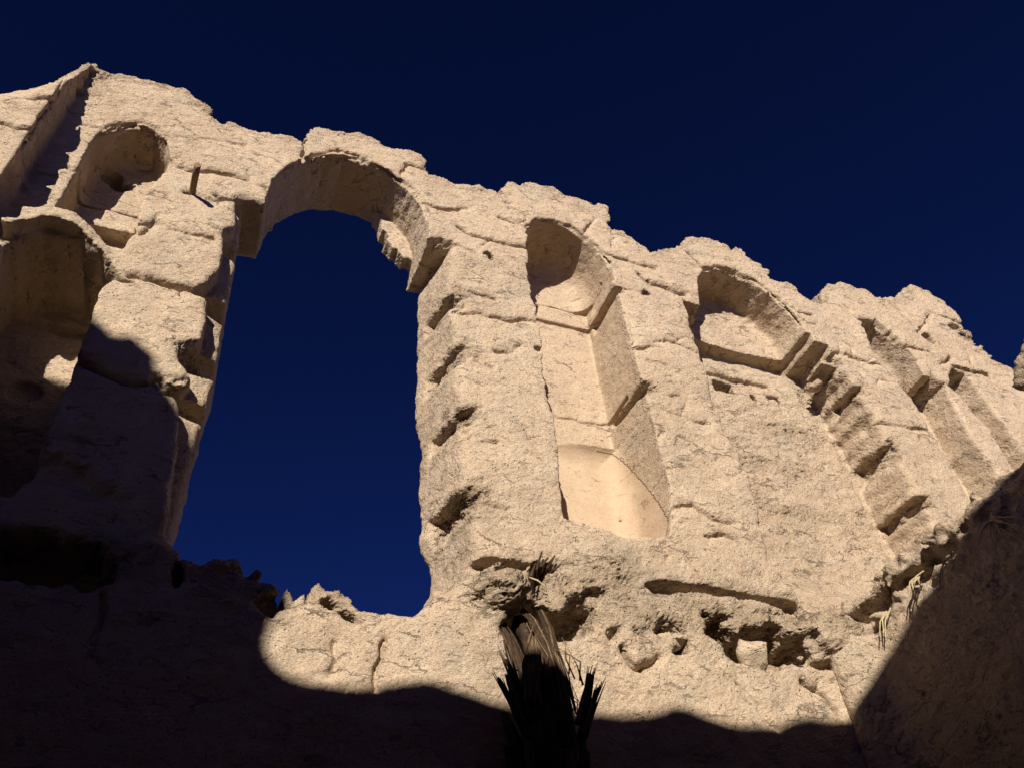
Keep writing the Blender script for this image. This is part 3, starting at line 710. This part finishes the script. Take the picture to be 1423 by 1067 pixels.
# foot of the arcaded wall down to the ground
f = Field((-3.2, -0.2, -0.2), (10.6, 1.0, 2.94), 0.06, 21)
f.F[:] = np.maximum(0.03 - f.y, f.y - 0.85)[None, :, None] + 0.02 * f.noise((0.5, 0.5, 0.4))
solid('wall_foot', f, wall)

# right hand cross wall: only its lower storey stands
rw = empty('ruined_cross_wall', (5.2, 0, 0), 'dark shaded lower wall with crumbling ledge and hanging reeds at the right edge', 'ruined wall')
f = Field((4.95, -3.6, 2.9), (6.4, 0.3, 5.3), 0.022, 31)
x, y, z = f.x[:, None, None], f.y[None, :, None], f.z[None, None, :]
face = 5.22 - 0.22 * np.exp(-((y + 0.02) / 0.22) ** 2) * np.clip((4.75 - z) / 0.15, 0, 1) + 0.05 * np.clip((z - 4.45) / 0.3, 0, 1) - 0.05 * np.exp(-((z - 4.78) / 0.09) ** 2)
tp = 4.90 + 0.03 * np.sin(y * 5) + 0 * x
crum = np.clip(1 - np.abs(z - 4.75) / 0.3, 0, 1)
f.F[:] = smax((face - x + 0 * y).astype(np.float32), (z - tp).astype(np.float32), 0.08)
f.F[:] = np.maximum(f.F, x - 6.3)
for i in range(60):
    yy_ = rng.uniform(-3.5, 0.0); zz = rng.normal(4.68, 0.08); r = rng.uniform(0.018, 0.045)
    ball(f, (5.22, yy_, zz), (r * 1.3, r * rng.uniform(1, 2.5), r * 0.8), -1, 0.03)
for i in range(60):
    yy_ = rng.uniform(-3.5, 0.0); zz = rng.uniform(4.78, 4.93); r = rng.uniform(0.02, 0.04)
    ball(f, (5.22 + rng.uniform(0, 0.1), yy_, zz), (r, r * rng.uniform(1, 1.6), r), 1, 0.04)
ball(f, (5.20, -0.36, 4.72), (0.22, 0.20, 0.07), -1, 0.03)
ball(f, (5.20, -0.30, 4.58), (0.25, 0.12, 0.06), -1, 0.03)
ball(f, (5.20, -0.85, 4.76), (0.15, 0.30, 0.035), -1, 0.03)
ball(f, (5.22, -1.3, 4.72), (0.15, 0.25, 0.05), -1, 0.03)
f.F += 0.02 * f.noise((0.4, 0.4, 0.3))
f.F += (0.010 + 0.030 * crum) * f.noise((0.16, 0.16, 0.11))
f.F += (0.007 + 0.020 * crum) * f.noise((0.075, 0.075, 0.05))
f.F += (0.006 + 0.020 * crum) * f.noise((0.045, 0.045, 0.036))
solid('crumbled_top', f, rw, rough=0.5)
f = Field((5.0, -8.2, -0.2), (6.5, 0.1, 2.96), 0.07, 33)
f.F[:] = np.maximum(5.22 - f.x, f.x - 6.3)[:, None, None] + 0.02 * f.noise((0.5, 0.5, 0.4))
solid('wall_foot', f, rw)
f = Field((5.0, -8.2, 2.84), (6.5, -3.5, 5.2), 0.06, 34)
f.F[:] = np.maximum(np.maximum(5.24 - f.x, f.x - 6.3)[:, None, None], (f.z - 4.92)[None, None, :]) + 0.03 * f.noise((0.3, 0.3, 0.2))
solid('wall_core', f, rw)

# stump of an upper pier on that wall
f = Field((4.9, -4.4, 4.7), (6.3, -2.2, 8.4), 0.03, 35)
x, y, z = f.x[:, None, None], f.y[None, :, None], f.z[None, None, :]
edge = np.interp(f.z, [4.7, 5.0, 5.25, 5.45, 5.6, 5.9, 6.4, 8.4], [-2.85, -2.8, -2.48, -2.33, -2.36, -2.5, -2.6, -2.7])[None, None, :]
f.F[:] = np.maximum(np.maximum(5.22 - x, x - 6.1), np.maximum(y - edge, (z - (5.42 + (-2.4 - y) * 0.75)) * 0.8)) + 0 * x
f.F[:] = f.F + 0.03 * f.noise((0.3, 0.3, 0.2)) + 0.018 * f.noise((0.1, 0.1, 0.07))
st_ = solid('upper_pier', f, rw, rough=0.4)

# left hand cross wall, lower storey
f = Field((-3.2, -8.2, -0.2), (-1.8, -0.44, 4.6), 0.06, 41)
f.F[:] = np.maximum(np.maximum(f.x + 2.0, -3.0 - f.x)[:, None, None], (f.z - 4.3)[None, None, :]) + 0.03 * f.noise((0.4, 0.4, 0.3))
tag(solid('side_wall', f), 'low broken earth wall closing the court on the left of the frame', 'ruined wall')

# opposite side of the court: its broken skyline throws the shadow on the arcade
D = 8.5
PROF = [(-9, 6.9), (-3.0, 6.75), (-2.3, 6.95), (-1.95, 7.05), (-1.6, 7.02), (-1.25, 6.85), (-1.12, 6.66), (-1.07, 6.58), (-0.96, 6.51), (-0.91, 6.40), (-0.81, 6.48), (-0.73, 6.46), (-0.65, 6.36), (-0.57, 6.34), (-0.53, 6.16), (-0.38, 5.94), (-0.2, 5.68), (0.1, 5.25), (0.40, 4.85), (0.58, 4.55),
        (0.60, 4.42), (0.52, 4.25), (0.49, 4.10), (0.56, 4.0), (0.66, 3.94), (0.89, 3.89), (1.3, 3.88), (1.58, 3.90), (1.78, 3.85), (2.02, 3.81), (2.71, 3.86), (3.16, 3.86), (3.38, 3.93), (3.5, 3.92), (3.64, 3.88), (3.81, 3.83), (4.26, 3.86), (4.45, 3.93), (4.63, 3.96), (4.8, 3.95), (5.0, 3.98), (5.4, 4.13), (5.8, 4.17), (6.2, 4.08), (7.0, 4.0), (12, 4.0)]
PROF = [(a - 0.55 * D, b + 0.42 * D) for a, b in PROF]
f = Field((-13.0, -D - 1.3, -0.2), (6.6, -D + 0.2, 11.2), 0.05, 51)
x, y, z = f.x[:, None, None], f.y[None, :, None], f.z[None, None, :]
for j_, yv in enumerate(f.y):
    f.F[:, j_, :] = np.maximum(poly2(f.x - 0.55 * (yv + D), f.z + 0.42 * (yv + D), [(-16, -5), (-16, PROF[0][1])] + PROF + [(9, -5)]), max(yv + D, -D - 1.0 - yv))
f.F += 0.008 * f.noise((0.4, 0.4, 0.3)) + 0.010 * f.noise((0.12, 0.12, 0.1))
tag(solid('facing_wall', f), 'high broken earth wall behind the viewer whose skyline shades the arcade foot', 'ruined wall')

# ------------------------------------------------------------------ ground
m, n, l, p = mat('dry_earth')
p.inputs['Roughness'].default_value = 1.0
tc = n.new('ShaderNodeTexCoord'); nz = N(n, 'ShaderNodeTexNoise', Scale=1.5, Detail=8); l.new(tc.outputs['Object'], nz.inputs['Vector'])
l.new(mix(n, l, nz.outputs['Fac'], (0.22, 0.165, 0.11), (0.34, 0.26, 0.18)), p.inputs['Base Color'])
b = N(n, 'ShaderNodeBump', Strength=0.6, Distance=0.1); l.new(nz.outputs['Fac'], b.inputs['Height']); l.new(b.outputs[0], p.inputs['Normal'])
me = bpy.data.meshes.new('ground')
g = 60; xs = np.concatenate([[-600, -150], np.linspace(-30, 30, g), [150, 600]])
vs = [(x_, y_, 0.06 * mnoise.noise((x_ * 0.6, y_ * 0.6, 0)) if abs(x_) < 40 and abs(y_) < 40 else 0.0) for x_ in xs for y_ in xs]
k = len(xs)
me.from_pydata(vs, [], [(i * k + j, (i + 1) * k + j, (i + 1) * k + j + 1, i * k + j + 1) for i in range(k - 1) for j in range(k - 1)])
me.materials.append(m)
tag(link('ground', me), kind='structure')

# ------------------------------------------------------------------ wood, palm, reeds
def wood_material(name, a, b_, scale=(40, 40, 3), rough=0.85, strength=1.0):
    m, n, l, p = mat(name)
    tc = n.new('ShaderNodeTexCoord'); mp = n.new('ShaderNodeMapping'); mp.inputs['Scale'].default_value = scale
    l.new(tc.outputs['Object'], mp.inputs[0])
    nz = N(n, 'ShaderNodeTexNoise', Scale=1.0, Detail=6, Roughness=0.65); l.new(mp.outputs[0], nz.inputs['Vector'])
    l.new(mix(n, l, ramp(n, l, nz.outputs['Fac'], 0.35, 0.65), a, b_), p.inputs['Base Color'])
    p.inputs['Roughness'].default_value = rough
    p.inputs['Specular IOR Level'].default_value = 0.08
    bb = N(n, 'ShaderNodeBump', Strength=strength, Distance=0.01); l.new(nz.outputs['Fac'], bb.inputs['Height']); l.new(bb.outputs[0], p.inputs['Normal'])
    return m
WOOD = wood_material('old_wood', (0.12, 0.08, 0.05), (0.27, 0.18, 0.11), (60, 60, 60))
PALM = wood_material('palm_trunk', (0.020, 0.013, 0.008), (0.075, 0.048, 0.030), (50, 50, 5))
FIBRE = wood_material('palm_fibre', (0.07, 0.047, 0.028), (0.22, 0.155, 0.09), (90, 90, 6))
REED = wood_material('dry_reed', (0.30, 0.24, 0.14), (0.45, 0.36, 0.22), (30, 30, 30))

def tube(name, pts, radii, m, parent=None, sides=8, rag=0.0, seed=0, flat=1.0, frame=None):
    """a closed, slightly irregular tube through the points"""
    rg = random.Random(seed)
    vs, fs = [], []
    P_ = [Vector(p) for p in pts]
    for i, p in enumerate(P_):
        t = (P_[min(i + 1, len(P_) - 1)] - P_[max(i - 1, 0)]).normalized()
        a = t.cross(Vector((0, 1, 0.01)) if frame is None else Vector(frame)).normalized(); b = t.cross(a)
        for k in range(sides):
            an = 2 * math.pi * k / sides
            r = radii[i] * (1 + rg.uniform(-rag, rag))
            vs.append(tuple(p + a * math.cos(an) * r + b * math.sin(an) * r * flat + t * rg.uniform(-rag, rag) * radii[i] * (3 if i in (0, len(P_) - 1) else 0.3)))
    for i in range(len(P_) - 1):
        for k in range(sides):
            fs.append((i * sides + k, i * sides + (k + 1) % sides, (i + 1) * sides + (k + 1) % sides, (i + 1) * sides + k))
    fs.append(tuple(range(sides))[::-1]); fs.append(tuple(range((len(P_) - 1) * sides, len(P_) * sides)))
    me = bpy.data.meshes.new(name); me.from_pydata(vs, [], fs); me.materials.append(m)
    for q in me.polygons: q.use_smooth = len(q.vertices) == 4 and sides > 6
    me.update()
    return link(name, me, parent)

# peg driven into the wall
tag(tube('wooden_peg', [(-0.70, 0.10, 8.53), (-0.695, -0.02, 8.535), (-0.69, -0.18, 8.53), (-0.68, -0.33, 8.52)], [0.028, 0.030, 0.030, 0.031], WOOD, sides=9, rag=0.08, seed=3),
    'short weathered wooden peg sticking out of the wall between niche and arch', 'peg')

# palm trunk standing broken in the gap of the ledge
pt = empty('palm_trunk', (2.26, -0.30, 0), 'dark broken palm trunk with frayed frond stubs standing before the ledge', 'palm trunk')
pts, rad = [], []
for i in range(30):
    t = i / 29
    pts.append((2.27 + 0.02 * math.sin(t * 9) - 0.03 * t, -0.30 + 0.05 * t, 0.02 + t * 4.0))
    rad.append(0.175 - 0.02 * t - (0.11 * max(0, t - 0.9) / 0.1) + 0.012 * (i % 2))
tube('trunk', pts, rad, PALM, pt, 14, 0.07, 5)
rg = random.Random(12)
for i in range(26):
    a = i * 2.4; h = 2.3 + i * 0.052
    r0 = 0.17; L_ = rg.uniform(0.16, 0.30)
    c, s_ = math.cos(a), math.sin(a)
    b0 = Vector((2.25 + c * r0 * 0.8, -0.28 + s_ * r0 * 0.8, h))
    tip = b0 + Vector((c * L_ * 0.55, s_ * L_ * 0.4, L_))
    tube('frond_stub', [b0 - Vector((0, 0, 0.06)), b0.lerp(tip, 0.45) + Vector((c * 0.02, s_ * 0.02, -0.01)), tip], [0.060, 0.045, 0.026], PALM, pt, 7, 0.16, i, 0.45)
def frayed(x0, x1, z0, z1, w, seed):
    """a split frond base: a core sheathed in long splinters of uneven length"""
    q = random.Random(seed)
    tube('frond_stub', [(x0, -0.34, z0), ((x0 + x1) / 2, -0.36, (z0 + z1) / 2), (x1, -0.37, z1)], [w, w * 0.75, w * 0.4], PALM, pt, 7, 0.25, seed, 0.6)
    for k in range(12):
        ox, oy = q.uniform(-1, 1) * w, q.uniform(-0.6, 0.3) * w
        e = q.uniform(0.75, 1.25)
        sp = q.uniform(-0.03, 0.03)
        tube('splinter', [(x0 + ox, -0.35 + oy, z0), (x0 + (x1 - x0) * 0.5 * e + ox * 0.9, -0.37 + oy, z0 + (z1 - z0) * 0.5 * e), (x0 + (x1 - x0) * e + ox * 0.8 + sp, -0.37 + oy, z0 + (z1 - z0) * e)], [0.010, 0.008, 0.002], FIBRE if q.random() < 0.25 else PALM, pt, 5, 0.2, seed * 20 + k, 0.7)
frayed(2.08, 1.97, 3.60, 3.98, 0.035, 1); frayed(2.08, 1.90, 3.50, 3.84, 0.028, 2); frayed(2.44, 2.55, 3.60, 3.92, 0.032, 3); frayed(2.44, 2.60, 3.52, 3.84, 0.030, 4); frayed(2.20, 2.17, 3.70, 4.02, 0.035, 5)
def strap(pts, rad, seed):
    q = random.Random(seed)
    tube('bark_strap', pts, [a * 0.38 for a in rad], PALM, pt, 7, 0.25, seed, 0.5)
    for k in range(20):
        o = Vector((q.uniform(-1, 1), q.uniform(-0.6, 0.6), q.uniform(-0.3, 0.3)))
        n0 = q.choice([0, 0, 1]); n1 = len(pts) - q.choice([0, 0, 1])
        tube('bark_strand', [Vector(pts[i]) + o * rad[i] * q.uniform(0.5, 1.15) for i in range(n0, n1)], [max(0.003, rad[i] * q.uniform(0.08, 0.18)) for i in range(n0, n1)], FIBRE if q.random() < 0.2 else PALM, pt, 5, 0.3, seed * 10 + k, 0.6)
# frayed head: bent straps of bark, a pale husk and loose fibres in front of the hollow
strap([(2.30, 0.15, 4.69), (2.27, -0.16, 4.39), (2.28, -0.30, 4.15), (2.29, -0.36, 3.89), (2.30, -0.37, 3.63), (2.29, -0.36, 3.32)], [0.045, 0.048, 0.050, 0.055, 0.055, 0.05], 77)
strap([(2.51, 0.20, 4.74), (2.45, -0.05, 4.41), (2.40, -0.18, 4.16), (2.39, -0.28, 3.91), (2.39, -0.32, 3.68)], [0.030, 0.032, 0.036, 0.045, 0.05], 78)
strap([(2.11, 0.10, 4.53), (2.12, -0.10, 4.27), (2.12, -0.24, 3.98), (2.13, -0.32, 3.71)], [0.06, 0.065, 0.07, 0.07], 79)
tube('gap_shade_fill', [(2.26, -0.26, 3.85), (2.28, -0.18, 4.1), (2.30, -0.05, 4.32), (2.33, 0.15, 4.52)], [0.12, 0.09, 0.08, 0.08], PALM, pt, 10, 0.12, 9)  # added dark mass standing in for the gap and shadow between the straps
HT, HB = Vector((2.15, -0.42, 4.12)), Vector((2.07, -0.44, 3.72))
for i in range(22):
    a_ = (i / 21 - 0.5) * 2
    mid = HT.lerp(HB, 0.5) + Vector((a_ * 0.062, -0.03 * (1 - a_ * a_), rg.uniform(-0.01, 0.01)))
    tube('husk_fibre', [HT + Vector((a_ * 0.012, rg.uniform(-0.01, 0.01), rg.uniform(-0.05, 0.02))), HT.lerp(HB, 0.25) + Vector((a_ * 0.045, -0.02, 0)), mid, HB + Vector((a_ * 0.035, 0, rg.uniform(-0.05, 0.05)))], [0.003, 0.0065, 0.0075, 0.005], FIBRE if i % 4 else PALM, pt, 5, 0.2, i, 0.6)
for i in range(16):
    t = i / 15
    b0 = Vector((2.16 + 0.32 * t, -0.36 + rg.uniform(-0.05, 0.05), 3.9 + rg.uniform(-0.1, 0.1)))
    tube('loose_fibre', [b0, b0 + Vector((rg.uniform(-0.05, 0.04), 0.02, 0.14)), b0 + Vector((rg.uniform(-0.10, 0.06), 0.08, rg.uniform(0.2, 0.38)))], [0.007, 0.005, 0.002], FIBRE if i % 3 == 0 else PALM, pt, 5, 0.2, i, 0.6)

# reeds hanging from the crumbled top of the right wall
def reeds(pos, n_, spread, L_, label, seed):
    rt = empty('reed_bundle', pos, label, 'reeds', 'dry reeds sticking out of the right wall')
    r_ = random.Random(seed)
    for i in range(n_):
        a = r_.uniform(-1, 1) * spread; le = L_ * r_.uniform(0.5, 1.0)
        p0 = Vector(pos) + Vector((0.05, r_.uniform(-0.05, 0.05), 0.0))
        p2 = p0 + Vector((-0.10 - 0.06 * r_.random(), math.sin(a) * le, -math.cos(a) * le))
        tube('reed', [p0, p0.lerp(p2, 0.5) + Vector((-0.02, 0, 0.015)), p2], [0.006, 0.006, 0.004], REED, rt, 5, 0.15, seed * 50 + i)

# splintered root ends and a straw stuck in the upper hollow
tw = empty('dark_twigs', (2.46, 0.0, 4.95), 'dark splintered twigs jutting from the small hollow above the palm trunk', 'twigs')
for i, (p0, p1, p2, rr) in enumerate([((2.454, 0.120, 4.853), (2.429, 0.000, 4.917), (2.467, -0.060, 5.039), 0.016), ((2.519, 0.120, 4.899), (2.523, 0.000, 4.943), (2.578, -0.050, 5.023), 0.018), ((2.489, 0.100, 4.921), (2.465, -0.020, 4.935), (2.516, -0.060, 4.995), 0.014),
        ((2.547, 0.100, 4.897), (2.569, 0.000, 4.924), (2.623, -0.040, 4.958), 0.012), ((2.425, 0.100, 4.776), (2.380, 0.000, 4.848), (2.415, -0.030, 4.947), 0.014)]):
    tube('twig', [p0, p1, p2], [rr * 1.4, rr, rr * 0.4], PALM, tw, 6, 0.25, 300 + i, 0.7)
tag(tube('straw', [(2.353, -0.030, 4.814), (2.406, -0.050, 4.785), (2.480, -0.030, 4.746)], [0.006, 0.009, 0.006], REED, sides=5, rag=0.2, seed=44), 'pale yellow straw lying across the dark hollow above the palm trunk', 'straw')

#R
reeds((5.20, -1.72, 4.70), 9, 1.1, 0.42, 'fan of long dry reeds hanging in the shade at the right edge', 1)
reeds((5.20, -0.52, 4.62), 3, 0.35, 0.24, 'few pale sunlit reeds hanging below the ledge corner', 2)
reeds((5.20, -0.95, 4.70), 6, 0.5, 0.26, 'tuft of short reeds beside the shadow edge', 3)
reeds((5.20, -1.28, 4.68), 5, 0.7, 0.3, 'thin reeds half in shadow below the crumbled top', 4)

# loose clods on the broken ledge and in its hollows
def clod(pos, r, seed, label, group='loose clods of earth on the broken ledge'):
    import bmesh
    bm = bmesh.new(); bmesh.ops.create_icosphere(bm, subdivisions=3, radius=1.0)
    sx, sy, sz = r
    for v in bm.verts:
        q = v.co.normalized()
        k_ = 1 + 0.30 * mnoise.noise(q * 1.3 + Vector((seed * 7.1, 0, 0))) + 0.14 * mnoise.noise(q * 3.7 + Vector((0, seed * 3.3, 0))) + 0.07 * mnoise.noise(q * 9 + Vector((0, 0, seed)))
        q = Vector((max(-0.72, min(0.72, q.x)), max(-0.72, min(0.72, q.y)), max(-0.66, min(0.66, q.z)))) * 1.25
        v.co = Vector((q.x * sx, q.y * sy, q.z * sz)) * k_
    me = bpy.data.meshes.new('clod'); bm.to_mesh(me); bm.free()
    for q in me.polygons: q.use_smooth = True
    me.materials.append(CLAY)
    o = bpy.data.objects.new('clod', me); o.location = pos; o.rotation_euler = (0.3 * seed, 0.7 * seed, 1.1 * seed)
    S.collection.objects.link(o)
    return tag(o, label, 'clod', group)
clod((4.27, 0.06, 4.42), (0.11, 0.12, 0.09), 1, 'pale square clod lying in the mouth of the large hollow')
clod((3.53, 0.08, 4.47), (0.08, 0.08, 0.06), 3, 'small clod between the two holes left of the large hollow')
